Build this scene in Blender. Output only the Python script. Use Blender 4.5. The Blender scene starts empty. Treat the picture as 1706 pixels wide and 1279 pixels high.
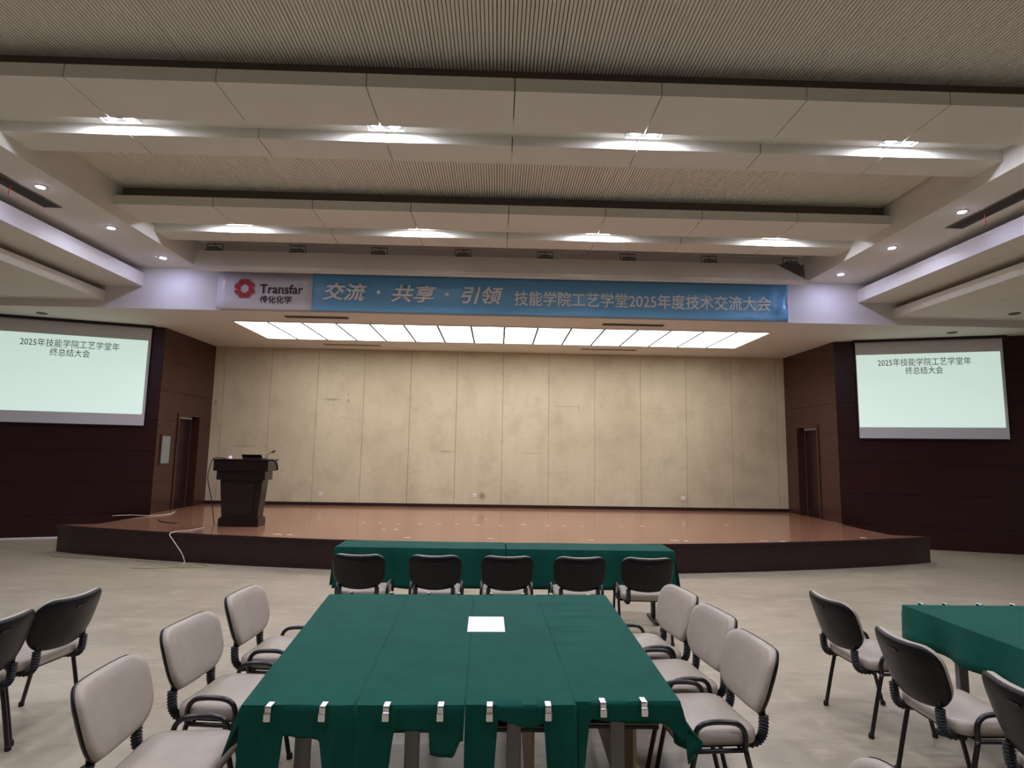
import bpy, math, random
from mathutils import Vector, Matrix
random.seed(7)
SC = bpy.context.scene
COL = SC.collection

# ------------------------------------------------------------------ camera
F, CX, CY, HC = 970.0, 853.0, 639.5, 1.75
v = Vector(((828-CX)/F, (752-CY)/F, 1)).normalized()        # world +Y seen in camera axes (x right, y down, z ahead)
r = Vector((1, .0168, 0)); r = (r - v*r.dot(v)).normalized()  # world +X
d = v.cross(r)                                              # world down
right = Vector((r.x, v.x, -d.x)); down = Vector((r.y, v.y, -d.y)); ahead = Vector((r.z, v.z, -d.z))
cam = bpy.data.cameras.new('camera'); camo = bpy.data.objects.new('camera', cam); COL.objects.link(camo)
mw = Matrix((right, -down, -ahead)).transposed().to_4x4(); mw.translation = (0, 0, HC)
camo.matrix_world = mw
cam.sensor_fit = 'HORIZONTAL'; cam.sensor_width = 36; cam.lens = F/1706*36; cam.clip_start = .05
SC.camera = camo

# ------------------------------------------------------------------ world and exposure
w = bpy.data.worlds.new('world'); SC.world = w; w.use_nodes = True
w.node_tree.nodes['Background'].inputs[0].default_value = (.5, .5, .5, 1)
w.node_tree.nodes['Background'].inputs[1].default_value = .05
vs = SC.view_settings
vs.view_transform = 'Standard'; vs.look = 'None'; vs.gamma = 1; vs.use_curve_mapping = False
vs.exposure = 0.4
LAMP = 560.0        # radiance of the hall's downlight lenses
SIDE = 300.0        # side soffit downlights
STAGE = 4.6         # radiance of the stage light panels

# ------------------------------------------------------------------ materials
def lin(c):
    return tuple(((x/255)/12.92 if x/255 <= .04045 else ((x/255+.055)/1.055)**2.4) for x in c)
MATS = {}
def mat(name, rgb, rough=.5, metal=0, spec=.5, noise=None, bump=None, emit=0, coat=0, sheen=0, stretch=(1, 1, 1), trans=0):
    if name in MATS: return MATS[name]
    m = bpy.data.materials.new(name); m.use_nodes = True; nt = m.node_tree; N = nt.nodes; L = nt.links
    b = N['Principled BSDF']; c = lin(rgb)
    b.inputs['Base Color'].default_value = (*c, 1); b.inputs['Roughness'].default_value = rough
    b.inputs['Metallic'].default_value = metal; b.inputs['Specular IOR Level'].default_value = spec
    b.inputs['Coat Weight'].default_value = coat; b.inputs['Sheen Weight'].default_value = sheen
    b.inputs['Transmission Weight'].default_value = trans
    if emit:
        b.inputs['Emission Color'].default_value = (*c, 1); b.inputs['Emission Strength'].default_value = emit
    if noise or bump:
        tc = N.new('ShaderNodeTexCoord'); mp = N.new('ShaderNodeMapping'); mp.inputs['Scale'].default_value = stretch
        L.new(tc.outputs['Object'], mp.inputs[0])
    if noise:                                    # list of (scale, rgb2, low, high)
        prev = None
        for sc_, c2, lo, hi in noise:
            n = N.new('ShaderNodeTexNoise'); n.inputs['Scale'].default_value = sc_; n.inputs['Detail'].default_value = 5
            n.inputs['Roughness'].default_value = .6
            L.new(mp.outputs[0], n.inputs['Vector'])
            mr = N.new('ShaderNodeMapRange'); mr.inputs[1].default_value = lo; mr.inputs[2].default_value = hi
            L.new(n.outputs['Fac'], mr.inputs[0])
            mx = N.new('ShaderNodeMix'); mx.data_type = 'RGBA'
            L.new(mr.outputs[0], mx.inputs[0])
            if prev: L.new(prev, mx.inputs[6])
            else: mx.inputs[6].default_value = (*c, 1)
            mx.inputs[7].default_value = (*lin(c2), 1)
            prev = mx.outputs[2]
        L.new(prev, b.inputs['Base Color'])
    if bump:
        n = N.new('ShaderNodeTexNoise'); n.inputs['Scale'].default_value = bump[0]; n.inputs['Detail'].default_value = 4
        L.new(mp.outputs[0], n.inputs['Vector'])
        bp = N.new('ShaderNodeBump'); bp.inputs['Strength'].default_value = bump[1]; bp.inputs['Distance'].default_value = .01
        L.new(n.outputs['Fac'], bp.inputs['Height']); L.new(bp.outputs[0], b.inputs['Normal'])
    MATS[name] = m
    return m

CEIL = mat('ceiling_paint', (224, 222, 212), .8, noise=[(1.5, (218, 215, 205), .35, .75)])
RIB = mat('ribbed_board', (230, 225, 213), .8)
RIBGAP = mat('rib_groove', (160, 151, 138), .9)
FASC = mat('fascia_paint', (216, 212, 210), .7)
GAP = mat('gap_shade_tone', (112, 105, 97), .9)  # beam groove's shade put into the grey; vents and fittings reuse it
WOODW = mat('wall_wood', (68, 41, 33), .24, spec=.45, stretch=(.6, 6, 6), noise=[(3, (54, 32, 26), .3, .7), (14, (75, 46, 37), .45, .8)])
WOODD = mat('shaded_wall_wood', (52, 25, 26), .3, spec=.35, stretch=(.6, 6, 6), noise=[(3, (41, 19, 20), .3, .7), (14, (58, 29, 29), .45, .8)])  # same wood as the return walls, lack of light put into its colour
DOORW = mat('door_wood', (50, 28, 26), .35, spec=.4, stretch=(6, 6, .8), noise=[(4, (38, 20, 20), .3, .7)])
STGF = mat('stage_fascia_wood', (46, 22, 26), .24, spec=.4, stretch=(.5, .5, 5), noise=[(4, (39, 18, 22), .3, .7)])
DECK = mat('stage_deck_laminate', (146, 106, 83), .14, spec=.5, stretch=(.5, 7, 1), noise=[(2.5, (134, 94, 72), .35, .7), (9, (156, 115, 91), .5, .85)])
FLOORM = mat('floor_vinyl', (173, 161, 137), .34, spec=.4, stretch=(.6, 1.3, 1), noise=[(.9, (152, 140, 118), .38, .66), (3.2, (149, 136, 114), .52, .72), (5.5, (190, 178, 155), .52, .74), (22, (168, 156, 134), .45, .8)], bump=(3, .03))
PLAST = mat('wall_plaster', (176, 164, 146), .8)
GREEN = mat('green_cloth', (12, 74, 60), .85, spec=.1, sheen=.04, noise=[(6, (10, 66, 54), .4, .7)], bump=(9, .12))
BEIGE = mat('beige_leatherette', (168, 156, 139), .45, spec=.4, noise=[(8, (159, 147, 131), .4, .75)], bump=(160, .06))
BLACKP = mat('black_plastic', (13, 12, 13), .4, spec=.3, bump=(120, .05))
BLACKM = mat('black_steel', (24, 20, 20), .3, spec=.55)
RUBBER = mat('black_rubber', (11, 10, 10), .6)
GREYM = mat('grey_steel', (126, 126, 126), .4, metal=.3)
DARKM = mat('dark_steel', (38, 36, 38), .4, metal=.3)
TANW = mat('tan_board', (178, 146, 98), .5)
CHROME = mat('chrome', (225, 225, 228), .18, metal=1)
WHITEP = mat('white_plastic', (228, 226, 222), .4)
PAPER = mat('white_paper', (240, 240, 246), .7)
TAPE = mat('masking_tape', (206, 192, 174), .6)
VALM = mat('valance_panel', (226, 221, 211), .35, spec=.5, noise=[(2, (218, 212, 201), .35, .7)])
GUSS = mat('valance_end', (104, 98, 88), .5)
VENT = mat('vent_grille', (96, 92, 82), .6)
VENTL = mat('vent_grille_pale', (176, 158, 142), .6)
LENS = mat('lamp_lens', (232, 234, 255), .4, emit=LAMP)
LENS2 = mat('side_lamp_lens', (206, 208, 255), .4, emit=SIDE)
PANEL = mat('light_panel_diffuser', (252, 250, 252), .5, emit=STAGE)
DIVID = mat('panel_divider', (84, 80, 78), .5)
LECT = mat('lectern_wood', (31, 19, 18), .25, spec=.5, stretch=(1, 1, 6), noise=[(4, (24, 14, 13), .3, .7)])
SCRF = mat('screen_fabric', (212, 213, 216), .8)
SCRE = mat('screen_image', (206, 229, 220), .8, emit=.56)
INK = mat('slide_ink', (62, 66, 72), .8)
BANW = mat('banner_white_vinyl', (226, 224, 232), .35, spec=.4)
BANB = mat('banner_blue_vinyl', (122, 188, 234), .25, spec=.5, stretch=(.25, 1, 1), noise=[(1.6, (110, 176, 226), .35, .7)])
BTXT = mat('banner_white_ink', (250, 252, 254), .5)
BRED = mat('banner_red_ink', (190, 38, 44), .5)
BBLK = mat('banner_black_ink', (28, 26, 40), .5)
YCAB = mat('yellow_cable', (170, 160, 112), .5)
WCAB = mat('white_cable', (206, 196, 180), .5)
REDR = mat('red_ribbon', (210, 40, 60), .6)
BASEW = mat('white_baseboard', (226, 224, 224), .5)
DARKB = mat('dark_baseboard', (44, 24, 22), .4)
GLASS = mat('dark_glass', (126, 132, 130), .12, spec=.6)

# back wall: fabric panels with grime whose marks keep their own place on the wall
def back_wall_material():
    m = bpy.data.materials.new('stage_wall_panel'); m.use_nodes = True; nt = m.node_tree; N = nt.nodes; L = nt.links
    b = N['Principled BSDF']; b.inputs['Roughness'].default_value = .85; b.inputs['Specular IOR Level'].default_value = .15
    g = N.new('ShaderNodeNewGeometry')
    def mp(scale):
        q = N.new('ShaderNodeMapping'); q.inputs['Scale'].default_value = scale; L.new(g.outputs['Position'], q.inputs[0]); return q
    def noise(q, sc_, lo, hi):
        n = N.new('ShaderNodeTexNoise'); n.inputs['Scale'].default_value = sc_; n.inputs['Detail'].default_value = 6
        n.inputs['Roughness'].default_value = .62; L.new(q.outputs[0], n.inputs['Vector'])
        mr = N.new('ShaderNodeMapRange'); mr.inputs[1].default_value = lo; mr.inputs[2].default_value = hi
        L.new(n.outputs['Fac'], mr.inputs[0]); return mr.outputs[0]
    prev = None
    q1 = mp((1, 1, .8)); q2 = mp((1, 1, .25)); q3 = mp((1, 1, 1))
    for q, sc_, lo, hi, c2, amt in ((q1, .55, .35, .7, (187, 176, 149), 1), (q3, 1.7, .5, .8, (160, 146, 122), .6),
                                   (q2, 3.2, .5, .85, (170, 156, 134), .5), (q3, 6, .58, .85, (150, 136, 112), .55)):
        f = noise(q, sc_, lo, hi)
        mu = N.new('ShaderNodeMath'); mu.operation = 'MULTIPLY'; mu.inputs[1].default_value = amt; L.new(f, mu.inputs[0])
        mx = N.new('ShaderNodeMix'); mx.data_type = 'RGBA'; L.new(mu.outputs[0], mx.inputs[0])
        if prev: L.new(prev, mx.inputs[6])
        else: mx.inputs[6].default_value = (*lin((205, 194, 166)), 1)
        mx.inputs[7].default_value = (*lin(c2), 1); prev = mx.outputs[2]
    # scuffs: (x, z, half width, half height, strength)
    for x, z, hx, hz, s in ((-3.98, 2.92, .34, .035, .62), (-3.58, 2.9, .06, .07, .5), (-1.22, 1.73, .3, .05, .4), (1.66, 2.86, .6, .018, .35),
                            (1.95, 2.82, .02, .16, .5), (-.33, .7, .13, .14, .7), (-6.0, 1.78, .4, .05, .35), (.8, 1.72, .3, .03, .3),
                            (-6.72, 2.8, .06, .1, .6), (3.9, 2.85, .5, .02, .2), (-3.6, 3.05, .03, .1, .3), (-3.7, 2.5, .1, .05, .2)):
        s_ = N.new('ShaderNodeVectorMath'); s_.operation = 'SUBTRACT'; s_.inputs[1].default_value = (x, 14.0, z); L.new(g.outputs['Position'], s_.inputs[0])
        dv = N.new('ShaderNodeVectorMath'); dv.operation = 'DIVIDE'; dv.inputs[1].default_value = (hx, 5, hz); L.new(s_.outputs[0], dv.inputs[0])
        ln = N.new('ShaderNodeVectorMath'); ln.operation = 'LENGTH'; L.new(dv.outputs[0], ln.inputs[0])
        mr = N.new('ShaderNodeMapRange'); mr.interpolation_type = 'SMOOTHSTEP'
        mr.inputs[1].default_value = 0; mr.inputs[2].default_value = 1; mr.inputs[3].default_value = s; mr.inputs[4].default_value = 0
        L.new(ln.outputs['Value'], mr.inputs[0])
        mx = N.new('ShaderNodeMix'); mx.data_type = 'RGBA'; L.new(mr.outputs[0], mx.inputs[0]); L.new(prev, mx.inputs[6])
        mx.inputs[7].default_value = (*lin((104, 94, 76)), 1); prev = mx.outputs[2]
    L.new(prev, b.inputs['Base Color'])
    return m
BACKP = back_wall_material()

# ------------------------------------------------------------------ mesh helpers
class G:
    def __init__(s): s.v = []; s.f = []
    def add(s, vs, fs):
        o = len(s.v); s.v += [tuple(p) for p in vs]; s.f += [tuple(i+o for i in f) for f in fs]; return s
    def box(s, x0, x1, y0, y1, z0, z1):
        return s.add([(x0,y0,z0),(x1,y0,z0),(x1,y1,z0),(x0,y1,z0),(x0,y0,z1),(x1,y0,z1),(x1,y1,z1),(x0,y1,z1)],
                     [(0,3,2,1),(4,5,6,7),(0,1,5,4),(1,2,6,5),(2,3,7,6),(3,0,4,7)])
    def taper(s, b, t, z0, z1):          # b, t = (x0,x1,y0,y1) rectangles
        return s.add([(b[0],b[2],z0),(b[1],b[2],z0),(b[1],b[3],z0),(b[0],b[3],z0),(t[0],t[2],z1),(t[1],t[2],z1),(t[1],t[3],z1),(t[0],t[3],z1)],
                     [(0,3,2,1),(4,5,6,7),(0,1,5,4),(1,2,6,5),(2,3,7,6),(3,0,4,7)])
    def prism(s, pts, z0, z1):           # outline in x,y, counter-clockwise
        n = len(pts)
        return s.add([(x,y,z0) for x,y in pts]+[(x,y,z1) for x,y in pts],
                     [tuple(range(n-1,-1,-1)), tuple(range(n,2*n))]+[(i,(i+1)%n,n+(i+1)%n,n+i) for i in range(n)])
    def prism_y(s, pts, y0, y1):         # outline in x,z
        n = len(pts)
        return s.add([(x,y0,z) for x,z in pts]+[(x,y1,z) for x,z in pts],
                     [tuple(range(n)), tuple(range(2*n-1,n-1,-1))]+[(i,n+i,n+(i+1)%n,(i+1)%n) for i in range(n)])
    def tube(s, pts, rad, n=10, flat=1.0):
        P = [Vector(p) for p in pts]; R = rad if isinstance(rad, (list, tuple)) else [rad]*len(P)
        T = [((P[min(i+1,len(P)-1)]-P[max(i-1,0)]).normalized()) for i in range(len(P))]
        a = Vector((0,0,1)) if abs(T[0].z) < .9 else Vector((0,1,0))
        u = T[0].cross(a).normalized(); vs = []
        for i, p in enumerate(P):
            u = (u - T[i]*u.dot(T[i])).normalized(); w_ = T[i].cross(u)
            for k in range(n):
                an = 2*math.pi*k/n; vs.append(p + u*(R[i]*math.cos(an)) + w_*(R[i]*flat*math.sin(an)))
        fs = [(i*n+k, i*n+(k+1)%n, (i+1)*n+(k+1)%n, (i+1)*n+k) for i in range(len(P)-1) for k in range(n)]
        fs += [tuple(range(n-1,-1,-1)), tuple(range((len(P)-1)*n, len(P)*n))]
        return s.add(vs, fs)
    def lathe(s, prof, cx=0, cy=0, cz=0, n=20):      # prof: (radius, z)
        vs = [(cx+r_*math.cos(2*math.pi*k/n), cy+r_*math.sin(2*math.pi*k/n), cz+z) for r_, z in prof for k in range(n)]
        m = len(prof)
        fs = [(i*n+k, i*n+(k+1)%n, (i+1)*n+(k+1)%n, (i+1)*n+k) for i in range(m-1) for k in range(n)]
        fs += [tuple(range(n-1,-1,-1)), tuple(range((m-1)*n, m*n))]
        return s.add(vs, fs)
    def obj(s, name, material, parent=None, smooth=False, bevel=0, loc=None):
        me = bpy.data.meshes.new(name); me.from_pydata(s.v, [], s.f); me.update()
        me.materials.append(material)
        if smooth:
            for p in me.polygons: p.use_smooth = True
        return link(name, me, parent, bevel, loc)
def link(name, me, parent=None, bevel=0, loc=None):
    o = bpy.data.objects.new(name, me); COL.objects.link(o)
    if parent: o.parent = parent
    if loc: o.location = loc
    if bevel:
        b = o.modifiers.new('bevel', 'BEVEL'); b.width = bevel; b.segments = 2; b.limit_method = 'ANGLE'; b.angle_limit = math.radians(40)
    return o
def smooth_angle(o, deg=40):
    me = o.data
    for p in me.polygons: p.use_smooth = True
    me.set_sharp_from_angle(angle=math.radians(deg)); return o
def spline(pts, n=6):
    P = [Vector(p) for p in pts]; out = []
    for i in range(len(P)-1):
        p0, p1, p2, p3 = P[max(i-1,0)], P[i], P[i+1], P[min(i+2,len(P)-1)]
        for k in range(n):
            t = k/n
            out.append(.5*((2*p1)+(p2-p0)*t+(2*p0-5*p1+4*p2-p3)*t*t+(3*p1-p0-3*p2+p3)*t**3))
    out.append(P[-1]); return out
def tag(o, label, cat, group=None):
    o['label'] = label; o['category'] = cat
    if group: o['group'] = group
    return o
def thing(name, label, cat, loc=(0,0,0), rz=0, group=None):
    o = bpy.data.objects.new(name, None); COL.objects.link(o); o.empty_display_size = .1
    o.location = loc; o.rotation_euler = (0, 0, rz); return tag(o, label, cat, group)
def struct(o): o['kind'] = 'structure'; return o
def copy_tree(o, parent=None):
    c = o.copy(); COL.objects.link(c); c.parent = parent
    for ch in list(o.children): copy_tree(ch, c)
    return c
def text(body, material, parent, x0, x1, z0, z1, y, bold=0.0, shear=0.0, name='lettering', rot=None):
    """flat lettering fitted to a box, facing -y"""
    c = bpy.data.curves.new('letters', 'FONT'); c.body = body; c.size = 1; c.resolution_u = 3; c.bevel_depth = bold; c.bevel_resolution = 0; c.shear = shear
    t = bpy.data.objects.new('letters', c); COL.objects.link(t); bpy.context.view_layer.update()
    me = bpy.data.meshes.new_from_object(t.evaluated_get(bpy.context.evaluated_depsgraph_get()))
    bpy.data.objects.remove(t); bpy.data.curves.remove(c)
    xs = [q.co.x for q in me.vertices]; ys = [q.co.y for q in me.vertices]
    ax, bx, ay, by = min(xs), max(xs), min(ys), max(ys)
    for q in me.vertices:
        q.co = (x0+(q.co.x-ax)/(bx-ax)*(x1-x0), y-.06*q.co.z, z0+(q.co.y-ay)/(by-ay)*(z1-z0))
    me.materials.clear(); me.materials.append(material); me.name = name
    return link(name, me, parent)

# ------------------------------------------------------------------ setting
X0 = .1                               # centre line of the hall
HW = 10.3                             # half width
YB, ZS, ZC = 14.0, .43, 4.15          # back wall, stage height, stage ceiling
YF = 10.2                             # fascia above the stage front
struct(G().box(X0-HW-.3, X0+HW+.3, -8.3, 14.5, -.12, 0).obj('floor', FLOORM))

ceiling = struct(G().box(X0-HW-.3, X0+HW+.3, -8.3, 10.6, 5.6, 5.75).obj('ceiling', CEIL))
# stage ceiling slab and fascia
stc = G().prism([(X0-HW-.1, YF+.02), (X0+HW+.1, YF+.02), (X0+HW+.1, 11.2), (X0+7.2, 14.3), (X0-7.2, 14.3), (X0-HW-.1, 11.2)], ZC, ZC+.14).obj('stage_ceiling', CEIL, ceiling)
G().box(X0-HW-.1, X0+HW+.1, YF, YF+.02, ZC, 5.6).obj('stage_fascia', FASC, ceiling)
# recess: slotted boards and beams
XL, XR = X0-5.45, X0+5.45
def beam_bay(yb, fine):
    js = [XL]+[X0+1.365*k for k in range(-3, 4)]+[XR] if fine else [XL, XR]
    g = .005
    for a, b in zip(js[:-1], js[1:]):
        a_ = a+(g if a > XL else 0); b_ = b-(g if b < XR else 0)
        G().box(a_, b_, yb, yb+.65, 5.05, 5.18).obj('ceiling_panel', CEIL, ceiling)
        G().box(a_, b_, yb+.965, yb+1.365, 5.05, 5.2).obj('ceiling_panel', CEIL, ceiling)
    G().box(XL, XR, yb+.16, yb+.655, 5.18, 5.6).obj('beam_core', GAP, ceiling)
    G().box(XL, XR, yb+.6, yb+1.0, 5.165, 5.3).obj('lamp_slot', CEIL, ceiling)
    G().box(XL, XR, yb+.95, yb+1.35, 5.2, 5.6).obj('beam_core', GAP, ceiling)
for yb in (-6.18, -3.38, -.58, 2.22): beam_bay(yb, False)
for yb in (5.02, 7.82): beam_bay(yb, True)
def ribs(y0, y1):
    g = G(); p = .0345; n = int((XR-XL)/p); z0, z1 = 5.36, 5.385
    for i in range(n):
        x = XL+i*p; wide = .002 if i % 17 == 0 else 0
        g.add([(x+.0048+wide,y0,z0),(x+p-.0048,y0,z0),(x+p-.0048,y1,z0),(x+.0048+wide,y1,z0),(x+.0048+wide,y0,z1),(x+p-.0048,y0,z1),(x+p-.0048,y1,z1),(x+.0048+wide,y1,z1)],
              [(0,3,2,1),(0,4,7,3),(1,2,6,5)])
    o = g.obj('slat_board', RIB, ceiling); o['kind'] = 'stuff'
    G().box(XL, XR, y0, y1, 5.385, 5.44).obj('slat_backing', RIBGAP, ceiling)
for a, b in ((3.585, 5.18), (6.335, 7.98), (9.135, 10.2)): ribs(a, b)
for a, b in ((-8.3, -6.0), (-4.82, -3.2), (-2.02, -.4), (.78, 2.4)): G().box(XL, XR, a, b, 5.36, 5.44).obj('slat_backing', RIB, ceiling)
# stepped side ceilings
for s in (-1, 1):
    def sb(name, xa, xb, ya, yb, za, zb, m=CEIL):
        a, b = X0+s*xa, X0+s*xb
        return G().box(min(a, b), max(a, b), ya, yb, za, zb).obj(name, m, ceiling)
    sb('soffit', 5.45, 7.4, -8.3, YF, 4.9, 5.6)
    sb('ceiling_step', 6.42, 7.5, -8.3, YF, 4.55, 4.79)
    sb('step_core', 6.95, 7.5, -8.3, YF, 4.79, 4.9)
    sb('ceiling_panel', 7.06, 7.905, -8.3, YF, 4.28, 4.45)
    sb('step_core', 7.4, HW+.1, -8.3, YF, 4.45, 4.62)
    ys = [-8.3, .7, 1.9, 3.1, 4.3, 5.5, 6.7, 7.9, 9.13, YF]
    for a, b in zip(ys[:-1], ys[1:]): sb('ceiling_panel', 7.913, HW+.1, a+.004, b-.004 if b < YF else b, 4.28, 4.45)

# walls
def outline_wall(name, material, length, zt, parent_loc, rz, panels, m2=None, base=0):
    """backing slab with panel boards; local x along the wall, boards face local -y"""
    e = bpy.data.objects.new(name, None); COL.objects.link(e); e.location = parent_loc; e.rotation_euler = (0, 0, rz); struct(e)
    for (x0, x1, z0, z1) in panels: G().box(x0+.003, x1-.003, 0, .03, z0+.003, z1-.003).obj('wall_panel', material, e)
    return e
# back wall of the stage
wb = struct(G().box(X0-7.3, X0+7.3, YB+.03, YB+.25, 0, 4.3).obj('wall_back', DARKB))
js = [X0-6.91]+[.117+1.113*k for k in range(-6, 7) if abs(.117+1.113*k-X0) < 6.8]+[X0+6.91]
for a, b in zip(js[:-1], js[1:]): G().box(a+.0035, b-.0035, YB, YB+.03, ZS+.075, ZC).obj('wall_panel', BACKP, wb)
struct(G().box(X0-6.9, X0+6.9, YB-.02, YB+.03, ZS, ZS+.075).obj('baseboard_back', DARKB))
# wooden return walls beside the stage, with doorways
ROWS = [0, .43, 1.04, 1.65, 2.26, 2.87, 3.48, 4.15]
for s, nm in ((-1, 'wall_left_stage'), (1, 'wall_right_stage')):
    e = bpy.data.objects.new(nm, None); COL.objects.link(e); struct(e)
    xw = X0+s*6.9; yc = 11.85; d0, d1, dz = 12.62, 13.44, 2.4
    def wbx(name, y0, y1, z0, z1, m=WOODW, t0=0, t1=.03):
        a, b = xw+s*t0, xw+s*t1
        return G().box(min(a, b), max(a, b), y0, y1, z0, z1).obj(name, m, e)
    for z0, z1 in zip(ROWS[1:-1], ROWS[2:]):
        if z0 >= dz: wbx('wall_panel', yc, YB, z0+.003, z1-.003); continue
        zt = min(z1, dz) if z1 > dz else z1
        wbx('wall_panel', yc, d0-.06, z0+.003, z1-.003); wbx('wall_panel', d1+.06, YB, z0+.003, z1-.003)
        if z1 > dz: wbx('wall_panel', d0-.06, d1+.06, dz+.06, z1-.003)
    wbx('wall_backing', yc, d0-.02, 0, ZC, DARKB, .03, .16); wbx('wall_backing', d1+.02, YB+.1, 0, ZC, DARKB, .03, .16)
    wbx('wall_backing', d0-.02, d1+.02, dz+.02, ZC, DARKB, .03, .16); wbx('wall_backing', d0-.02, d1+.02, 0, ZS, DARKB, .03, .3)
    dn = bpy.data.objects.new('door_1' if s < 0 else 'door_2', None); COL.objects.link(dn); struct(dn)
    def dbx(name, y0, y1, z0, z1, m, t0, t1):
        a, b = xw+s*t0, xw+s*t1
        return G().box(min(a, b), max(a, b), y0, y1, z0, z1).obj(name, m, dn, bevel=.004)
    dbx('door_frame', d0-.06, d0, ZS, dz+.06, WOODW, -.025, .16); dbx('door_frame', d1, d1+.06, ZS, dz+.06, WOODW, -.025, .16)
    dbx('door_frame', d0, d1, dz, dz+.06, WOODW, -.025, .16)
    leaf = dbx('door_leaf', d0+.01, d1-.01, ZS+.012, dz-.05, DOORW, .16, .205)
    dbx('painted_light_strip', d0+.01, d1-.01, dz-.045, dz-.004, BASEW, .15, .2)  # pale strip added to stand for the bright light above the leaf
    hy = d1-.1 if s < 0 else d1-.1
    hb = G().tube([(xw+s*.16, hy, ZS+1.0), (xw+s*.10, hy, ZS+1.0), (xw+s*.10, hy-.12, ZS+1.0)], .011).obj('door_handle', DARKM, dn, smooth=True)
    # angled wall carrying the screen
    p0 = Vector((xw, yc, 0)); p1 = Vector((X0+s*(HW+.1), 10.7, 0))
    if s > 0: o_, ang = p0, math.atan2(p1.y-p0.y, p1.x-p0.x)
    else: o_, ang = p1, math.atan2(p0.y-p1.y, p0.x-p1.x)
    Lw = (p1-p0).length
    e2 = outline_wall('wall_left_front' if s < 0 else 'wall_right_front', WOODD, Lw, ZC, o_, ang,
                      [(0, Lw, z0, z1) for z0, z1 in zip(ROWS[:-1], ROWS[1:])])
    G().box(0, Lw, .03, .2, 0, ZC).obj('wall_backing', DARKB, e2)
    if s < 0:
        bb = struct(G().box(0, Lw-1.35, -.02, 0, 0, .03).obj('baseboard_left', BASEW)); bb.location = o_; bb.rotation_euler.z = ang
    WALL = (o_, ang, Lw) if s > 0 else None
    if s < 0: WALL_L = (o_.copy(), ang, Lw)
    else: WALL_R = (o_.copy(), ang, Lw)
    # long side wall of the hall
    a, b = X0+s*HW, X0+s*(HW+.3)
    struct(G().box(min(a, b), max(a, b), -8.3, 11.1, 0, 5.6).obj('wall_left' if s < 0 else 'wall_right', PLAST))
struct(G().box(X0-HW, X0+HW, -8.3, -8.0, 0, 5.6).obj('wall_rear', PLAST))
# small framed window in the left return wall
xw = X0-6.9
wn = bpy.data.objects.new('window_1', None); COL.objects.link(wn); struct(wn)
gf = G()
for a in ((11.99, 12.03, 1.36, 2.0), (12.35, 12.39, 1.36, 2.0), (12.03, 12.35, 1.36, 1.4), (12.03, 12.35, 1.96, 2.0)):
    gf.box(xw, xw+.02, *a[:2], *a[2:])
gf.obj('window_frame', WOODW, wn)
G().box(xw-.004, xw+.006, 12.03, 12.35, 1.4, 1.96).obj('window_pane', GLASS, wn)

# ------------------------------------------------------------------ stage
st = thing('stage', 'low curved stage with brown laminate deck and dark wood front', 'stage', (0, 0, 0))
arc = []
for i in range(41):
    x = -7.3+14.75*i/40
    arc.append((x, 8.65+21-math.sqrt(21*21-(x-.12)**2)))
arc[0] = (-7.24, arc[0][1]); arc[-1] = (7.42, arc[-1][1])
side_r = [(6.83, 10.13), (6.84, 11.5), (X0+6.88, 11.84), (X0+6.88, YB-.02)]
side_l = [(X0-6.88, YB-.02), (X0-6.88, 11.84), (-6.6, 11.5), (-6.7, 10.15)]
out = arc+side_r+side_l
G().prism(out, ZS-.03, ZS).obj('deck', DECK, st)
n = len(out); cxm = Vector((0, 11))
inn = [(x+(-.02 if x > 0 else .02), y+.015) for x, y in out]
G().prism(inn, 0.0, ZS-.03).obj('stage_front', STGF, st)
gt = G()
for i in range(40):
    (xa, ya), (xb, yb) = arc[i], arc[i+1]
    gt.add([(xa, ya-.012, ZS-.035), (xb, yb-.012, ZS-.035), (xb, yb-.012, ZS+.002), (xa, ya-.012, ZS+.002), (xa, ya+.02, ZS-.035), (xb, yb+.02, ZS-.035), (xb, yb+.02, ZS+.004), (xa, ya+.02, ZS+.004)],
           [(0,1,2,3),(3,2,6,7),(0,4,5,1)])
gt.obj('nosing', STGF, st)

# ------------------------------------------------------------------ lamps and ceiling fittings
lp = thing('stage_light_panel', 'long glowing white light panel in the ceiling above the stage', 'ceiling light', (X0, 11.89, ZC))
pw = 10.36/16
for i in range(16):
    x = -5.18+i*pw
    G().box(x+.02, x+pw-.02, -.84, .84, -.012, 0).obj('light_panel', PANEL, lp)
    if i: G().box(x-.02, x+.02, -.84, .84, -.02, 0).obj('divider', DIVID, lp)
gf = G(); gf.box(-5.2, 5.2, -.86, -.84, -.018, 0); gf.box(-5.2, 5.2, .84, .86, -.018, 0); gf.box(-5.2, -5.18, -.84, .84, -.018, 0); gf.box(5.18, 5.2, -.84, .84, -.018, 0)
gf.obj('frame', CEIL, lp)

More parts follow.
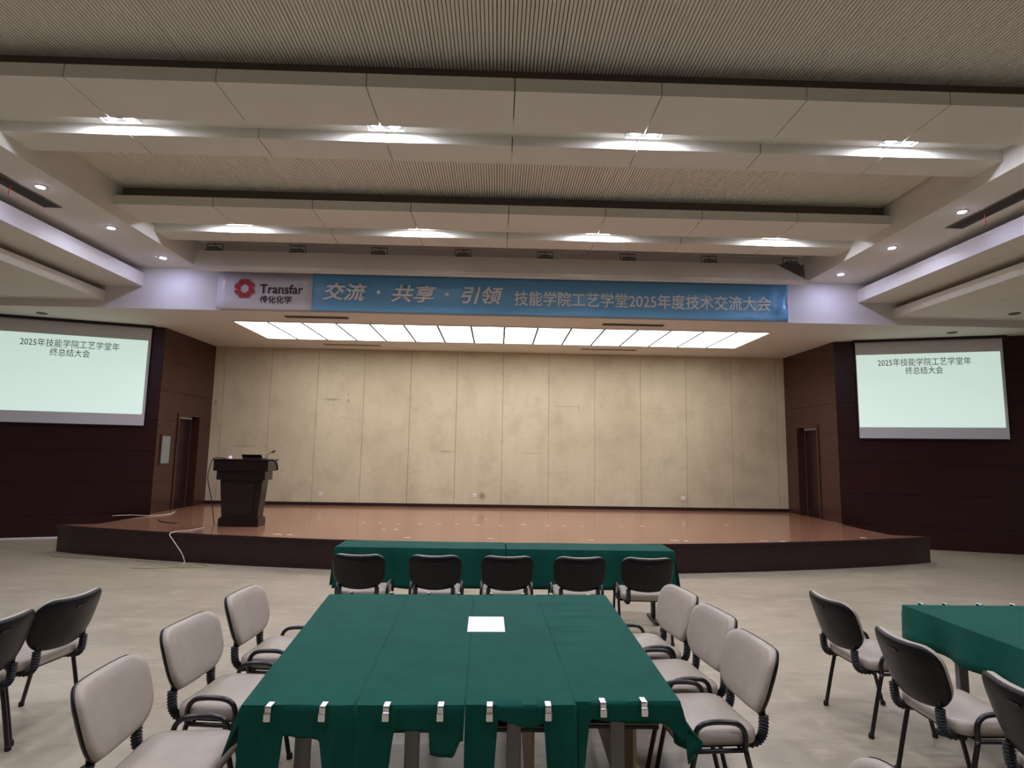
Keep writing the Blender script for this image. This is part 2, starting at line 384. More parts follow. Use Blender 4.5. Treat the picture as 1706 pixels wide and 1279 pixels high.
def twin(loc, label, group):
    t = thing('twin_downlight', label, 'downlight', loc, 0, group)
    g = G(); q = -.020; g.box(-.20, .20, -.10, -.085, q, 0); g.box(-.20, .20, .085, .10, q, 0); g.box(-.20, -.185, -.085, .085, q, 0); g.box(.185, .20, -.085, .085, q, 0)
    g.obj('trim', WHITEP, t)
    G().box(-.185, .185, -.085, .085, -.004, 0).obj('housing', RUBBER, t)
    for s in (-1, 1):
        G().lathe([(.056, 0), (.056, -.006), (.045, -.01)], s*.095, 0, -.004, 20).obj('lens', LENS, t)
    return t
POS = ['far left', 'second from left', 'second from right', 'far right']
for yb, row in ((5.02, 'nearer'), (7.82, 'farther'), (2.22, None), (-.58, None)):
    for i, x in enumerate((-4.03, -1.25, 1.51, 4.30)):
        lab = ('twin square downlight in the %s ceiling slot, %s' % (row, POS[i])) if row else 'twin square downlight in a ceiling slot behind the photographer'
        twin((x, yb+.82, 5.165), lab, 'twin downlights in the ceiling slots' if row else 'twin downlights behind the photographer')
dn_names = ['beside the air slot', 'midway along', 'nearest the fascia']
for s, sn in ((-1, 'left'), (1, 'right')):
    for i, y in enumerate((9.65, 8.33, 7.0, 5.68, 4.36, 3.04, 1.72, .4)):
        lab = 'small round downlight in the %s soffit, %s' % (sn, dn_names[2-i]) if i < 3 else 'small round downlight in the %s soffit outside the picture' % sn
        t = thing('downlight', lab, 'downlight', (X0+s*5.79, y, 4.9), 0, 'round downlights in the side soffits')
        G().lathe([(.062, 0), (.062, -.006), (.048, -.008), (.048, 0)], n=20).obj('trim', WHITEP, t)
        G().lathe([(.046, 0), (.046, -.009), (.03, -.012)], n=20).obj('lens', LENS2, t)
    # slot diffuser and its ribbon
    t = thing('air_diffuser', 'dark linear air slot along the %s soffit' % sn, 'air vent', (X0+s*6.1, 7.1 if s < 0 else 6.9, 4.9))
    g = G(); g.box(-.12, .12, -.52, -.5, -.012, 0); g.box(-.12, .12, .5, .52, -.012, 0); g.box(-.12, -.105, -.5, .5, -.012, 0); g.box(.105, .12, -.5, .5, -.012, 0)
    if s > 0: t.scale.y = 1.2
    g.obj('frame', VENT, t)
    G().box(-.105, .105, -.5, .5, -.003, 0).obj('backing', RUBBER, t)
    for k in range(4): G().box(-.09+.055*k, -.075+.055*k, -.5, .5, -.01, -.003).obj('slat', VENT, t)
    t = G().tube(spline([(0, 0, 0), (.004, .004, -.05), (-.004, -.002, -.11), (.003, 0, -.16)], 4), .006, 6, .3).obj('ribbon', REDR, smooth=True)
    t.location = (X0+s*6.1, 6.93 if s < 0 else 7.02, 4.89)
    tag(t, 'red ribbon hanging from the %s air slot' % sn, 'ribbon')
# vents flush in the stage ceiling
for (x, y, wd, m, lab) in ((-3.36, 10.58, 1.15, VENT, 'dark air slot left of centre before the stage light panel'), (2.5, 10.64, 1.15, VENT, 'dark air slot right of centre before the stage light panel'),
                      (-3.4, 13.4, 1.3, VENTL, 'pale air slot left of centre behind the stage light panel'), (2.55, 13.3, 1.3, VENTL, 'pale air slot right of centre behind the stage light panel')):
    t = thing('air_vent', lab, 'air vent', (x, y, ZC))
    g = G(); g.box(-wd/2, wd/2, -.07, -.058, -.012, 0); g.box(-wd/2, wd/2, .058, .07, -.012, 0); g.box(-wd/2, -wd/2+.012, -.058, .058, -.012, 0); g.box(wd/2-.012, wd/2, -.058, .058, -.012, 0)
    g.obj('frame', m, t)
    G().box(-wd/2+.012, wd/2-.012, -.058, .058, -.003, 0).obj('backing', GAP if m is VENT else VENTL, t)
    for k in range(3): G().box(-wd/2+.012, wd/2-.012, -.034+.03*k, -.026+.03*k, -.01, -.003).obj('slat', m, t)
for (x, y, z, lab) in ((-8.45, 10.75, ZC, 'small unlit round fitting above the left screen'), (8.63, 10.7, ZC, 'small unlit round fitting above the right screen'), (8.93, 9.67, 4.28, 'small unlit round fitting in the right aisle ceiling')):
    t = thing('round_fitting', lab, 'downlight', (x, y, z))
    G().lathe([(.085, 0), (.085, -.012), (.07, -.016), (.07, 0)], n=20).obj('trim', VENT, t)
    G().lathe([(.068, 0), (.068, -.01), (.03, -.014)], n=20).obj('cover', GAP, t)

# ------------------------------------------------------------------ valance with stage floodlights, banner
va = thing('valance', 'long grey angled valance panel hung above the banner', 'valance', (0, 0, 0))
def slab(name, pts, th, m, parent):
    """plate through 4 points (front face), thickness along +y"""
    n = len(pts)
    return G().add([p for p in pts]+[(p[0], p[1]+th, p[2]) for p in pts],
        [tuple(range(n)), tuple(range(2*n-1, n-1, -1))]+[(i, n+i, n+(i+1)%n, (i+1)%n) for i in range(n)]).obj(name, m, parent)
slab('front_panel', [(-5.2, 9.70, 4.80), (5.31, 9.70, 4.80), (4.84, 9.80, 5.10), (-5.2, 9.80, 5.10)], .02, VALM, va)
slab('bottom_lip', [(-5.2, 9.69, 4.735), (5.33, 9.69, 4.735), (5.33, 9.69, 4.80), (-5.2, 9.69, 4.80)], .12, VALM, va)
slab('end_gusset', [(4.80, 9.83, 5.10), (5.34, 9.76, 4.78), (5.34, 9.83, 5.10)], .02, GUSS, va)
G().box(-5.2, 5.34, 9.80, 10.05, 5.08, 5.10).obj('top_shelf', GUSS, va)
fl_names = ['leftmost', 'second from left', 'third from left', 'fourth from left', 'fourth from right', 'third from right', 'second from right', 'rightmost']
def flood(loc):
    t = thing('floodlight', '', 'floodlight', loc, 0, 'floodlights on the valance')
    G().taper((-.13, .13, -.08, .1), (-.09, .09, -.05, .07), 0, .075).obj('housing', BLACKM, t, bevel=.004)
    G().box(-.10, .10, -.072, -.066, .012, .05).obj('lens', GLASS, t)
    G().tube([(-.135, .01, .03), (-.135, .01, .15), (.135, .01, .15), (.135, .01, .03)], .008, 6).obj('yoke', BLACKM, t)
    G().tube([(0, .01, .15), (.03, .01, .07)], .006, 6).obj('cable', BLACKM, t)
    return t
f0 = None
for i, x in enumerate((-4.96, -3.53, -2.12, -.66, .78, 2.24, 3.68, 5.14)):
    f = flood((x, 9.88, 5.10)) if f0 is None else copy_tree(f0)
    if f0 is None: f0 = f
    f.location = (x, 9.88, 5.10); f['label'] = 'small black floodlight on the grey valance, %s' % fl_names[i]

bn = thing('banner', 'blue and white printed vinyl banner stretched above the stage', 'banner', (0, 10.16, 0))
def sheet(x0, x1, z0, z1, nx, nz, m, name, fn):
    vs_ = [(x0+(x1-x0)*i/nx, fn(x0+(x1-x0)*i/nx, z0+(z1-z0)*j/nz), z0+(z1-z0)*j/nz) for j in range(nz+1) for i in range(nx+1)]
    fs = [(j*(nx+1)+i, j*(nx+1)+i+1, (j+1)*(nx+1)+i+1, (j+1)*(nx+1)+i) for j in range(nz) for i in range(nx)]
    o = G().add(vs_, fs).obj(name, m, bn, smooth=True)
    so = o.modifiers.new('thickness', 'SOLIDIFY'); so.thickness = .003; so.offset = -1
    return o
def wrinkle(x, z):
    k = max(0, (x-4.1)/1.1)
    return .004*math.sin(x*2.3) + k*k*(.034*math.sin(9*(x+1.3*(z-4.2))+1)+.020*math.sin(23*x-7*z))
sheet(-5.0, -3.33, ZC+.02, 4.86, 10, 4, BANW, 'white_field', lambda x, z: .004*math.sin(x*2.3))
sheet(-3.33, 5.2, ZC+.02, 4.86, 130, 10, BANB, 'blue_field', wrinkle)
G().box(5.2, 5.24, -.005, .01, ZC, 4.86).obj('edge_strip', BANW, bn)
TY = -.014
text('Transfar', BBLK, bn, -4.25, -3.49, 4.455, 4.625, TY, .016)
text('传化化学', BBLK, bn, -4.24, -3.68, 4.28, 4.42, TY, .016)
for k in range(8):
    a0 = math.radians(45*k+8); R_ = .175
    pol = [(.98, 0), (1.06, 14), (.97, 30), (1.0, 36), (.50, 62), (.42, 40), (.46, 18)]
    g = G().prism_y([(-4.52+R_*q*math.cos(a0+math.radians(b)), 4.535+R_*q*math.sin(a0+math.radians(b))) for q, b in pol], TY-.001, TY)
    g.obj('emblem_blade', BRED, bn)
for body, x0, x1, z0, z1 in (('交流', -3.15, -2.36, 4.36, 4.69), ('共享', -1.94, -1.13, 4.355, 4.68), ('引领', -.70, .06, 4.35, 4.68)):
    text(body, BTXT, bn, x0, x1, z0, z1, TY, .03, .22)
for x, z in ((-2.16, 4.525), (-.944, 4.515)): G().lathe([(.035, 0), (.035, .001)], n=16).obj('dot', BTXT, bn).location = (x, TY, z)
for o in bn.children:
    if o.name.startswith('dot'): o.rotation_euler = (math.pi/2, 0, 0)
tx = text('技能学院工艺学堂2025年度技术交流大会', BTXT, bn, .255, 4.88, 4.34, 4.615, 0, .016)
for q in tx.data.vertices: q.co.y += wrinkle(q.co.x, q.co.z)-.008

# ------------------------------------------------------------------ projection screens
def screen(wall, xa, xb, label, left):
    o_, ang, Lw = wall
    t = thing('projection_screen', label, 'screen', o_, ang)
    y = -.05
    G().box(xa-.05, xb+.05, -.12, -.0, 4.10, 4.149).obj('case', RUBBER, t, bevel=.006)
    G().box(xa, xb, y, y+.004, 2.145, 4.12).obj('fabric', SCRF, t)
    im = G().box(xa+.012, xb-.05, y-.003, y, 2.365, 3.845).obj('projected_slide', SCRE, t)
    G().box(xa-.008, xb+.008, y-.012, y+.016, 2.118, 2.145).obj('weight_bar', RUBBER, t, bevel=.004)
    for q in (xa-.012, xb+.002): G().box(q, q+.01, y-.002, y+.004, 2.145, 4.12).obj('edge_tape', RUBBER, t)
    W_ = xb-xa
    text('2025年技能学院工艺学堂年', INK, im, xa+W_*.155, xa+W_*.79, 3.60, 3.755, y-.0045)
    text('终总结大会', INK, im, xa+W_*.345, xa+W_*.60, 3.43, 3.58, y-.0045)
    return t
def along(wall, x):          # local coordinate of a world x on the angled wall
    return (x-wall[0].x)/math.cos(wall[1])
screen(WALL_R, along(WALL_R, 7.37), along(WALL_R, 9.78), 'lit projection screen on the right wood wall', False)
screen(WALL_L, along(WALL_L, -9.43), along(WALL_L, -7.02), 'lit projection screen on the left wood wall', True)

# ------------------------------------------------------------------ sockets on the stage wall
for x, z, lab in ((-4.126, .7, 'white wall socket on the stage wall near the lectern'), (-.505, .712, 'white wall socket in the middle of the stage wall beside a dark smudge'), (4.458, .715, 'white wall socket at the right of the stage wall')):
    t = thing('wall_socket', lab, 'socket', (x, YB, z))
    G().box(-.045, .045, -.012, 0, -.045, .045).obj('plate', WHITEP, t, bevel=.004)
    g = G(); g.box(-.022, -.012, -.014, -.011, -.012, .014); g.box(.012, .022, -.014, -.011, -.012, .014)
    g.obj('pin_holes', RUBBER, t)

# ------------------------------------------------------------------ lectern and what stands on it
lc = thing('lectern', 'dark wood lectern standing at the left of the stage', 'lectern', (-4.31, 10.22, ZS+.001), 0)
G().box(-.335, .335, -.17, .15, 0, .13).obj('plinth', LECT, lc, bevel=.006)
G().box(-.32, .32, -.155, .135, .13, .15).obj('plinth_moulding', LECT, lc, bevel=.006)
G().taper((-.30, .30, -.13, .11), (-.355, .355, -.14, .12), .15, .77).obj('body', LECT, lc, bevel=.004)
slab('front_board', [(-.21, -.144, .2), (.21, -.144, .2), (.245, -.154, .72), (-.245, -.154, .72)], .02, LECT, lc)
G().box(-.405, .405, -.18, .16, .77, .92).obj('drawer_band', LECT, lc, bevel=.006)
G().box(-.455, .455, -.21, .2, .92, 1.1).obj('top_box', LECT, lc, bevel=.008)
G().box(-.475, .475, -.225, .22, 1.1, 1.12).obj('top_board', LECT, lc, bevel=.004)
G().tube(spline([(.46, -.1, 1.115), (.52, -.1, 1.10), (.56, -.1, 1.04), (.575, -.1, .94)], 6), .018, 8).obj('side_trim', BLACKP, lc, smooth=True)
LT = ZS+1.12
lt = thing('laptop', 'black laptop lying on the lectern top', 'laptop', (-4.17, 10.22, LT+.003), math.radians(2))
G().box(-.165, .165, -.11, .12, 0, .018).obj('base', BLACKP, lt, bevel=.004)
G().add([(-.165, -.11, .02), (.165, -.11, .02), (.165, -.16, .075), (-.165, -.16, .075), (-.165, -.10, .02), (.165, -.10, .02), (.165, -.15, .078), (-.165, -.15, .078)],
        [(0,3,2,1),(4,5,6,7),(0,1,5,4),(1,2,6,5),(2,3,7,6),(3,0,4,7)]).obj('lid', BLACKP, lt)
mc = thing('gooseneck_microphone', 'black gooseneck microphone at the right of the lectern top', 'microphone', (-3.94, 10.15, LT+.003))
G().lathe([(.035, 0), (.035, .012), (.02, .02)], n=16).obj('base', BLACKM, mc)
G().tube(spline([(0, 0, .015), (.01, 0, .06), (.05, -.02, .10), (.09, -.03, .118)], 6), .005, 8).obj('neck', BLACKM, mc, smooth=True)
G().tube([(.085, -.028, .116), (.10, -.034, .122), (.15, -.05, .14), (.165, -.055, .145)], [.008, .015, .015, .007], 10).obj('capsule', RUBBER, mc, smooth=True)
cp = thing('crumpled_paper', 'small white crumpled paper on the lectern top', 'paper', (-4.58, 10.2, LT+.003))
g = G(); g.lathe([(.034, 0), (.03, .02), (.022, .034), (.012, .05)], n=9); g.obj('sheet', PAPER, cp)
o = G().tube(spline([(-4.62, 10.12, LT+.006), (-4.72, 10.1, LT+.02), (-4.80, 10.08, LT+.005), (-4.86, 10.1, 1.42), (-4.93, 10.2, 1.2), (-4.9, 10.35, .8), (-4.86, 10.4, ZS+.012), (-4.8, 10.5, ZS+.008)], 8), .007, 6).obj('lectern_cable', RUBBER, smooth=True)
tag(o, 'thin dark cable hanging down the left side of the lectern', 'cable')

# ------------------------------------------------------------------ cables and tape on stage and floor
def cable(pts, m, label, r_=.007):
    return tag(G().tube(spline(pts, 8), r_, 6).obj('cable', m, smooth=True), label, 'cable')
cable([(-6.95, 9.55, .009), (-6.5, 9.47, .009), (-6.2, 9.42, .009), (-5.9, 9.36, .009), (-5.6, 9.36, .009), (-5.35, 9.24, .009), (-5.1, 9.2, .009)], YCAB, 'yellow cable lying along the foot of the stage at the left')
cable([(-4.75, 9.83, ZS+.009), (-4.82, 9.5, ZS+.009), (-4.93, 9.28, ZS+.012), (-4.93, 9.15, ZS-.01), (-4.86, 9.14, .33), (-4.7, 9.1, .15), (-4.64, 9.08, .03), (-4.66, 9.04, .008)], WCAB, 'white cable running over the stage edge down to the floor')
cable([(-4.45, 9.05, .009), (-4.25, 8.97, .009), (-4.3, 8.84, .009), (-4.6, 8.8, .009), (-4.75, 8.9, .009), (-4.5, 9.0, .018), (-4.55, 8.86, .018), (-4.9, 8.72, .009), (-5.2, 8.72, .009)], YCAB, 'pale cable coiled on the floor before the stage')
cable([(-7.05, 11.1, ZS+.03), (-6.8, 11.25, ZS+.03), (-6.52, 11.35, ZS+.012), (-6.35, 11.7, ZS+.009), (-6.5, 12.2, ZS+.009)], WCAB, 'white cable beside the left stage door')
cable([(-6.1, 10.9, ZS+.008), (-5.8, 10.5, ZS+.008), (-5.45, 10.35, ZS+.008)], RUBBER, 'short black cable lying on the left of the stage deck', .007)
TP = [(-2.401, 10.839), (-2.104, 10.873), (-1.755, 10.734), (-1.362, 10.779), (-1.02, 10.818), (-.696, 10.855), (-.309, 10.722), (.101, 10.681), (.51, 10.902), (.941, 10.774),
      (1.251, 10.808), (1.572, 10.756), (2.301, 10.836), (2.699, 10.88), (-1.858, 9.982), (-1.662, 10.003), (-3.4, 11.4), (3.6, 11.3), (4.4, 11.2), (-.2, 11.6)]
for x, y in TP:
    a = random.uniform(-.4, .4); s = random.uniform(.02, .042)
    o = G().prism([(-s, -.02), (s*.9, -.024), (s, .02), (s*.2, .028), (-s*.9, .018)], 0, .002).obj('tape_mark', TAPE)
    o.location = (x, y, ZS); o.rotation_euler.z = a
    tag(o, 'small white tape scrap on the middle of the stage deck', 'tape', 'tape scraps on the stage deck')
EP = [(-3.351, 9.25, .12), (-3.15, 9.22, .07), (-1.329, 9.08, .10), (-.075, 9.12, .08), (1.464, 9.09, .08), (2.773, 9.16, .12), (2.945, 9.13, .06), (4.206, 9.24, .13), (4.488, 9.2, .09), (6.1, 9.75, .08)]
for i, (x, y, s) in enumerate(EP):
    s *= .6
    o = G().prism([(-s, -.018), (s, -.024), (s*.8, .016), (0, .024), (-s*.9, .014)], 0, .003).obj('tape_strip', TAPE)
    o.location = (x, y, ZS); o.rotation_euler.z = random.uniform(-.1, .1)
    tag(o, 'torn white tape strip along the front edge of the stage', 'tape', 'tape strips along the stage edge')

# ------------------------------------------------------------------ tables and cloths
TZ = .745
def table(loc, rz, label, group, L_=1.72, W_=.44, along_y=True, board=False):
    t = thing('folding_table', label, 'table', loc, rz, group)
    hx, hy = (W_/2, L_/2) if along_y else (L_/2, W_/2)
    G().box(-hx, hx, -hy, hy, TZ-.028, TZ).obj('tabletop', TANW, t, bevel=.003)
    for s in (-1, 1):
        p = (0, s*(hy-.14)) if along_y else (s*(hx-.14), 0)
        lg = G()
        if along_y:
            lg.box(p[0]-.03, p[0]+.03, p[1]-.02, p[1]+.02, .03, TZ-.06)
        else: lg.box(p[0]-.02, p[0]+.02, p[1]-.03, p[1]+.03, .03, TZ-.06)
        lg.obj('leg', GREYM if along_y else DARKM, t, bevel=.004)
        a, b = ((W_/2-.03, .025) if along_y else (.025, W_/2-.03))
        G().box(p[0]-a, p[0]+a, p[1]-b, p[1]+b, 0, .03).obj('foot', DARKM, t, bevel=.006)
        G().box(p[0]-a, p[0]+a, p[1]-b, p[1]+b, TZ-.06, TZ-.028).obj('top_bracket', DARKM, t)
    if along_y:
        G().box(-.18, .18, -hy+.13, hy-.13, TZ-.17, TZ-.158).obj('shelf', DARKM, t)
        for s in (-1, 1):
            G().box(-.18, .18, s*(hy-.145)-.01, s*(hy-.145)+.01, TZ-.17, TZ-.15).obj('shelf_rail', GREYM, t)
    else: G().box(-hx+.15, hx-.15, .02, .04, .3, TZ-.06).obj('stretcher', DARKM, t)
    if board: G().box(.075, .09, -hy+.16, hy-.16, .12, TZ-.18).obj('side_board', TANW, t)
    return t
TT = TZ+.006
def cloth(name, label, near, far, drapes, nx=44, ny=24, group=None, tail=None, left=0, rightd=0, seed=0, straight=False):
    """top strip between near edge (xa, xb, y) and far edge, with hanging ends.  drapes(u) -> bottom z of the near end"""
    rnd = random.Random(seed); ph = [rnd.uniform(0, 6) for _ in range(6)]
    xs_n, xs_f = near, far; V = []; rows = []
    NR = 10
    def top(u, t):
        xa = near[0]+(far[0]-near[0])*t; xb = near[1]+(far[1]-near[1])*t; ya = near[2]+(near[3]-near[2])*u; yb = far[2]+(far[3]-far[2])*u
        return xa+(xb-xa)*u, ya+(yb-ya)*t
    us = [i/nx for i in range(nx+1)]
    def prof():
        for k in range(5, 0, -1): yield ('f', k/5)
        for k in range(ny, -1, -1): yield ('t', k/ny)
        for k in range(1, NR+1): yield ('n', k/NR)
    for kind, k in prof():
        row = []
        for u in us:
            if kind == 't':
                x, y = top(u, k); z = TT+.0012*math.sin(9*u+5*k+ph[0])*math.sin(14*k+ph[1])
            elif kind == 'f':
                x, y = top(u, 1); y += .006+.012*k*(1+math.sin(22*u+ph[2])); z = TT-.22*k
            else:
                x, y = top(u, 0); zb = drapes(u); dz = TT-zb
                y -= .006+.018*k*min(1, dz/.3)**2*(1+math.sin(24*u+ph[3]))+.006*k*min(1, dz/.3)*math.sin(45*u+ph[4]); z = TT-dz*k
                x += .008*k*math.sin(19*u+ph[5])*min(1, dz/.3)
            row.append((x, y, z))
        rows.append(row)
    # side drapes
    cols = nx+1
    if left or rightd:
        new = []
        for ri, row in enumerate(rows):
            L0, R0 = [], []
            topish = 5 <= ri <= 5+ny
            for k in range(4, 0, -1):
                if left:
                    x, y, z = row[0]; q = .03*k/4*(1+math.sin(ri*.9+ph[0]))
                    L0.append((x-.004-q, y, z-left*k/4) if topish else (x-.0005*k, y, z))
            for k in range(1, 5):
                if rightd:
                    x, y, z = row[-1]; fl = .05*k/4*(1+.6*math.sin(ri*.8+ph[1]))
                    R0.append((x+.004+fl, y-(.02*k/4 if ri > 5+ny else 0), min(z, z-rightd*k/4) if topish else min(z, max(z-.02*k, TT-rightd*k/4-.02))) if not straight else ((x+.004+fl, y, z-rightd*k/4) if topish else (x+.0005*k, y, z)))
            new.append(L0+row+R0)
        rows = new; cols = len(rows[0])
    V = [p for row in rows for p in row]
    Fs = [(j*cols+i, (j+1)*cols+i, (j+1)*cols+i+1, j*cols+i+1) for j in range(len(rows)-1) for i in range(cols-1)]
    o = G().add(V, Fs).obj(name, GREEN, smooth=True)
    so = o.modifiers.new('thickness', 'SOLIDIFY'); so.thickness = .003; so.offset = 1
    smooth_angle(o, 50)
    return tag(o, label, 'tablecloth', group)
def pw_lin(pts):
    def f(u):
        for (a, za), (b, zb) in zip(pts[:-1], pts[1:]):
            if a <= u <= b: return za+(zb-za)*((u-a)/(b-a) if b > a else 0)
        return pts[-1][1]
    return f
gtab = 'narrow folding tables pushed together in the middle'
T_ = [(-.825, 3.31, 3.6, 'first'), (-.352, 3.33, 1.6, 'second'), (.098, 3.34, -.3, 'third'), (.552, 3.375, -1.0, 'fourth')]
for x, y, a, wd in T_:
    table((x, y, 0), math.radians(a), 'narrow folding table under green cloth in the middle group, %s from left' % wd, gtab, W_=.40, board=wd in ('third', 'fourth'))
cloth('tablecloth', 'green cloth over the middle tables, leftmost strip', (-.975, -.536, 2.425, 2.43), (-1.135, -.596, 4.19, 4.21),
      pw_lin([(0, .12), (.34, .12), (.37, .645), (.70, .63), (.73, .58), (.8, .47), (.88, .50), (.94, .42), (1, .3)]), group='green cloth strips of the middle tables', left=.19, seed=1)
cloth('tablecloth', 'green cloth over the middle tables, second strip from left', (-.536, -.107, 2.43, 2.44), (-.596, -.142, 4.21, 4.22),
      pw_lin([(0, .15), (.32, .1), (.35, .66), (.68, .66), (.70, .57), (.9, .565), (.97, .62), (1, .62)]), group='green cloth strips of the middle tables', seed=2)
cloth('tablecloth', 'green cloth under the white sheet, third strip from left', (-.107, .336, 2.44, 2.445), (-.142, .300, 4.22, 4.235),
      pw_lin([(0, .14), (.26, .1), (.28, .70), (.42, .685), (.6, .665), (.72, .69), (.74, .13), (1, .1)]), group='green cloth strips of the middle tables', seed=3)
cloth('tablecloth', 'green cloth over the middle tables, wrinkled rightmost strip', (.334, .765, 2.475, 2.49), (.296, .785, 4.24, 4.25),
      pw_lin([(0, .3), (.06, .34), (.1, .5), (.14, .69), (.3, .68), (.5, .675), (.85, .67), (1, .6)]), group='green cloth strips of the middle tables', rightd=.24, seed=4, ny=70)
# wrinkles pressed in the rightmost strip are folds of the cloth mesh
rc = [o for o in COL.objects if o.name.startswith('tablecloth')][-1]
for q in rc.data.vertices:
    if q.co.z > TT-.01:
        for yy, xx, a_, ln in ((4.02, .5, .010, .2), (3.86, .44, .009, .1), (3.70, .5, .010, .22), (3.48, .44, .013, .14), (3.42, .47, .010, .1), (3.22, .42, .008, .12)):
            q.co.z += a_*math.exp(-((q.co.y-yy-.1*(q.co.x-xx))/.022)**2-((q.co.x-xx)/ln)**2)

def clip(loc, rz, label, group):
    t = thing('table_clip', label, 'clip', loc, rz, group)
    G().box(-.012, .012, -.016, -.011, -.045, .006).obj('front_jaw', CHROME, t, bevel=.002)
    G().box(-.012, .012, -.016, .03, .006, .010).obj('top_jaw', CHROME, t, bevel=.0015)
    G().box(-.014, .014, -.024, -.014, -.045, -.012).obj('roller', CHROME, t, bevel=.004)
    return t
CLX = [(-.862, 2.408), (-.655, 2.412), (-.411, 2.416), (-.201, 2.42), (-.009, 2.422), (.222, 2.43), (.445, 2.464), (.612, 2.474)]
ORD = ['first', 'second', 'third', 'fourth', 'fifth', 'sixth', 'seventh', 'eighth']
for i, (x, y) in enumerate(CLX): clip((x, y, TT), 0, 'chrome cloth clip on the near table edge, %s from left' % ORD[i], 'chrome clips on the near edge')
for i, x in enumerate((-1.0, -.72, -.46, -.25, -.02, .2, .4, .66)): clip((x, 4.245, TT), math.pi, 'chrome cloth clip on the far edge of the middle tables, %s from left' % ORD[i], 'chrome clips on the far edge')
pp = G().box(-.105, .105, -.1485, .1485, 0, .0012)
o = pp.obj('paper_sheet', PAPER); o.location = (-.043, 3.52, TT+.004); o.rotation_euler.z = math.radians(1.0)
tag(o, 'blank white sheet of paper on the green tables', 'paper')

def row_cloth(label, x0, x1, seed):
    g = lambda u: .36+.01*math.sin(13*u+seed)
    return cloth('tablecloth', label, (x0, x1, 6.16, 6.16), (x0, x1, 6.60, 6.60), g, nx=60, ny=6, group='green cloths of the front row', left=.38, rightd=.38, seed=seed, straight=True)
table((-.755, 6.38, 0), 0, 'folding table under green cloth before the stage, left one', 'front row tables', L_=1.68, W_=.42, along_y=False)
table((.99, 6.38, 0), 0, 'folding table under green cloth before the stage, right one', 'front row tables', L_=1.68, W_=.42, along_y=False)
row_cloth('green cloth on the left table before the stage', -1.64, .105, 11)
row_cloth('green cloth on the right table before the stage', .125, 1.86, 12)

gr = 'narrow folding tables at the right edge'
for i, (x, wd) in enumerate(((3.04, 'nearest the chairs'), (3.49, 'middle one'), (3.94, 'outermost'))):
    table((x, 3.17, 0), 0, 'narrow folding table under green cloth at the right edge, %s' % wd, gr, W_=.43)
cloth('tablecloth', 'green cloth over the tables at the right edge of the picture', (2.82, 4.17, 2.27, 2.27), (2.80, 4.17, 4.07, 4.07), lambda u: .5+.02*math.sin(11*u), nx=60, ny=30, left=.21, rightd=.2, seed=21, straight=True)
for i, x in enumerate((2.95, 3.12, 3.36, 3.6)): clip((x, 4.1, TT), math.pi, 'chrome cloth clip on the right edge tables, %s from left' % ORD[i], 'chrome clips on the right edge tables')

# ------------------------------------------------------------------ chairs
def rrect(w_, h_, r_, n=6, bow=0.0, narrow=0.0):
    pts = []
    for cx_, cy_, a0 in ((w_/2-r_, h_/2-r_, 0), (-w_/2+r_, h_/2-r_, 90), (-w_/2+r_, -h_/2+r_, 180), (w_/2-r_, -h_/2+r_, 270)):
        for k in range(n+1):
            a = math.radians(a0+90*k/n); pts.append([cx_+r_*math.cos(a), cy_+r_*math.sin(a)])
        # midpoints along the straight edge
        nx_ = {0: (-w_/2+r_, h_/2), 90: (-w_/2, -h_/2+r_), 180: (w_/2-r_, -h_/2), 270: (w_/2, h_/2-r_)}[a0]
        last = pts[-1]
        for k in range(1, 6): pts.append([last[0]+(nx_[0]-last[0])*k/6, last[1]+(nx_[1]-last[1])*k/6])
    for p in pts:
        if p[1] < 0:
            p[0] *= 1-narrow*(-p[1]/(h_/2))
            p[1] -= bow*max(0, 1-(2*p[0]/w_)**2)*(-p[1]/(h_/2))
    return pts
def cushion(outline, rings, fn, g=None):
    """rings: list of (scale, depth); fn maps (x, y, depth) to a point"""
    g = g or G(); n = len(outline); V = []
    for s, dpt in rings:
        for x, y in outline: V.append(fn(x*s, y*s, dpt))
    Fs = [(i*n+k, i*n+(k+1)%n, (i+1)*n+(k+1)%n, (i+1)*n+k) for i in range(len(rings)-1) for k in range(n)]
    Fs += [tuple(range(n-1, -1, -1)), tuple(range((len(rings)-1)*n, len(rings)*n))]
    return g.add(V, Fs)
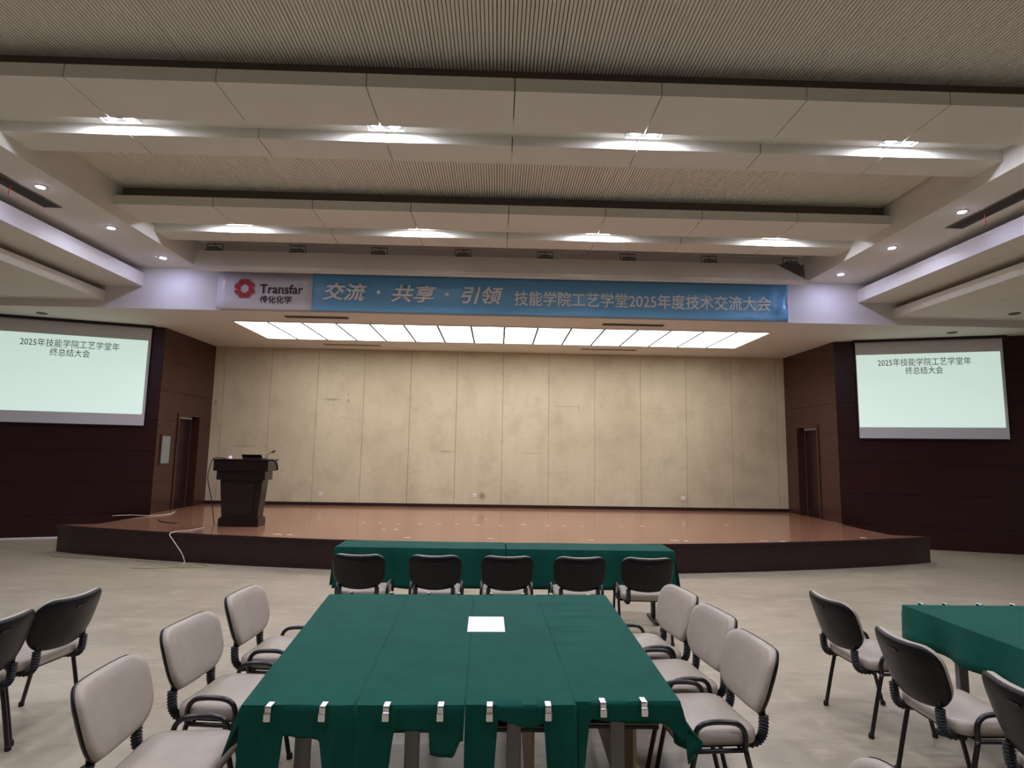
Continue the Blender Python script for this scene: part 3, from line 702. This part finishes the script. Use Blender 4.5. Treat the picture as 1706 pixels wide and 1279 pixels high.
def make_chair():
    c = thing('conference_chair', '', 'chair')
    so = rrect(.46, .41, .085)
    def fs(x, y, dd): return (x, y-.005, .392+dd+.012*(x/.23)**2*(1 if dd > .02 else 0)-.02*max(0, (y-.12)/.1)**2*(1 if dd > .02 else 0))
    sc_ = cushion(so, [(.93, 0), (.985, .008), (1, .025), (.985, .043), (.95, .054), (.85, .060), (.6, .062), (.3, .060), (.02, .059)], fs).obj('seat', BEIGE, c, smooth=True)
    cushion(so, [(.6, -.012), (.9, -.010), (.94, -.004), (.94, 0)], fs).obj('seat_shell', BLACKP, c, smooth=True)
    bo = rrect(.485, .30, .092, bow=.03, narrow=.05)
    ZB, YBK, tl = .652, -.315, math.radians(18)
    def fb(x, y, dd):
        yy = dd + .05*(x/.23)**2
        return (x, YBK + yy*math.cos(tl) - y*math.sin(tl), ZB + y*math.cos(tl) + yy*math.sin(tl))
    cushion(bo, [(.97, .0), (.985, .012), (.98, .026), (.95, .038), (.85, .046), (.6, .05), (.3, .05), (.02, .05)], fb).obj('back_cushion', BEIGE, c, smooth=True)
    sh = cushion(bo, [(.02, -.016), (.3, -.016), (.6, -.016), (.88, -.013), (.97, -.006), (1.0, .002), (1.008, .008), (.99, .012), (.97, .004)], fb).obj('back_shell', BLACKP, c, smooth=True)
    for sgn in (-1, 1):
        x = sgn*.24
        G().tube(spline([(x, -.21, 0), (x, -.165, .2), (x, -.12, .385)], 5), .0125, 10, 1).obj('leg', BLACKM, c, smooth=True)
        G().tube(spline([(x, .21, 0), (x, .165, .2), (x, .12, .385)], 5), .0125, 10).obj('leg', BLACKM, c, smooth=True)
        G().tube(spline([(x, -.12, .385), (x, -.122, .44), (x, -.105, .48), (x, -.06, .503), (x, .05, .506), (x, .105, .485), (x, .124, .44), (x, .12, .385)], 5), .0125, 10).obj('armrest', BLACKM, c, smooth=True)
        G().tube([(x, -.125, .38), (x, .13, .38)], .011, 8).obj('side_rail', BLACKM, c, smooth=True)
        for yy in (-.21, .21): G().lathe([(.016, 0), (.017, .02), (.013, .03)], x, yy, 0, 12).obj('foot_cap', RUBBER, c)
        # ribbed sleeve from the seat rail up to the backrest
        bx_ = sgn*.172
        path = spline([(bx_, -.13, .38), (bx_, -.205, .385), (bx_, -.238, .412), (bx_, -.248, .455), (bx_, -.250, .505)], 7)
        rd = [(.0235 if k % 2 else .0175) for k in range(len(path))]
        G().tube(path, rd, 10, 1.1).obj('back_support', RUBBER, c)
        G().tube([(bx_, -.250, .49), (bx_, -.254, .55), (bx_, -.262, .62)], .010, 8, .6).obj('back_upright', BLACKM, c, smooth=True)
    for yy in (-.11, .115): G().tube([(-.24, yy, .38), (.24, yy, .38)], .011, 8).obj('cross_rail', BLACKM, c, smooth=True)
    G().box(-.03, .03, -.002, .0, -.008, .008).obj('back_tag', DARKM, c, loc=(0, -.362, .735)).rotation_euler.x = math.radians(18)
    return c
ch = make_chair()
CH = []
def place(x, y, face, label, group):
    c = ch if not CH else copy_tree(ch)
    CH.append(c); c.location = (x, y, 0); c.rotation_euler.z = math.radians(face-90); c['label'] = label; c['group'] = group
gl, grr, gfr = 'chairs left of the middle tables', 'chairs right of the middle tables', 'chairs before the front row'
place(-1.365, 4.03, -3, 'beige black-framed chair left of the middle tables, farthest of three', gl)
place(-1.375, 3.34, -5, 'beige black-framed chair left of the middle tables, middle of three', gl)
place(-1.335, 2.66, 3, 'beige black-framed chair left of the middle tables, nearest of three', gl)
place(1.02, 4.16, 190, 'beige black-framed chair right of the middle tables, farthest of three', grr)
place(1.065, 3.63, 188, 'beige black-framed chair right of the middle tables, middle of three', grr)
place(1.055, 3.11, 184, 'beige black-framed chair right of the middle tables, nearest of three', grr)
place(.92, 1.74, 185, 'beige chair cut off at the bottom edge, only its back top showing', grr)
for i, x in enumerate((-1.235, -.55, .113, .78, 1.42)):
    place(x, 5.78, 90+(-2, 0, 1, 1, -2)[i], 'black-backed chair facing the front row tables, %s' % ['leftmost', 'second from left', 'middle one', 'second from right', 'rightmost'][i], gfr)
place(-2.98, 3.95, 173, 'black-backed chair at the left edge, the farther of two', 'chairs at the left edge')
place(-3.01, 3.42, 173, 'black-backed chair cut off by the left edge, the nearer of two', 'chairs at the left edge')
place(2.59, 4.08, 2, 'black-backed chair by the right edge tables, farthest of three', 'chairs at the right edge')
place(2.50, 3.21, 0, 'black-backed chair by the right edge tables, middle of three', 'chairs at the right edge')
place(2.55, 2.53, 0, 'black-backed chair by the right edge tables, nearest of three', 'chairs at the right edge')
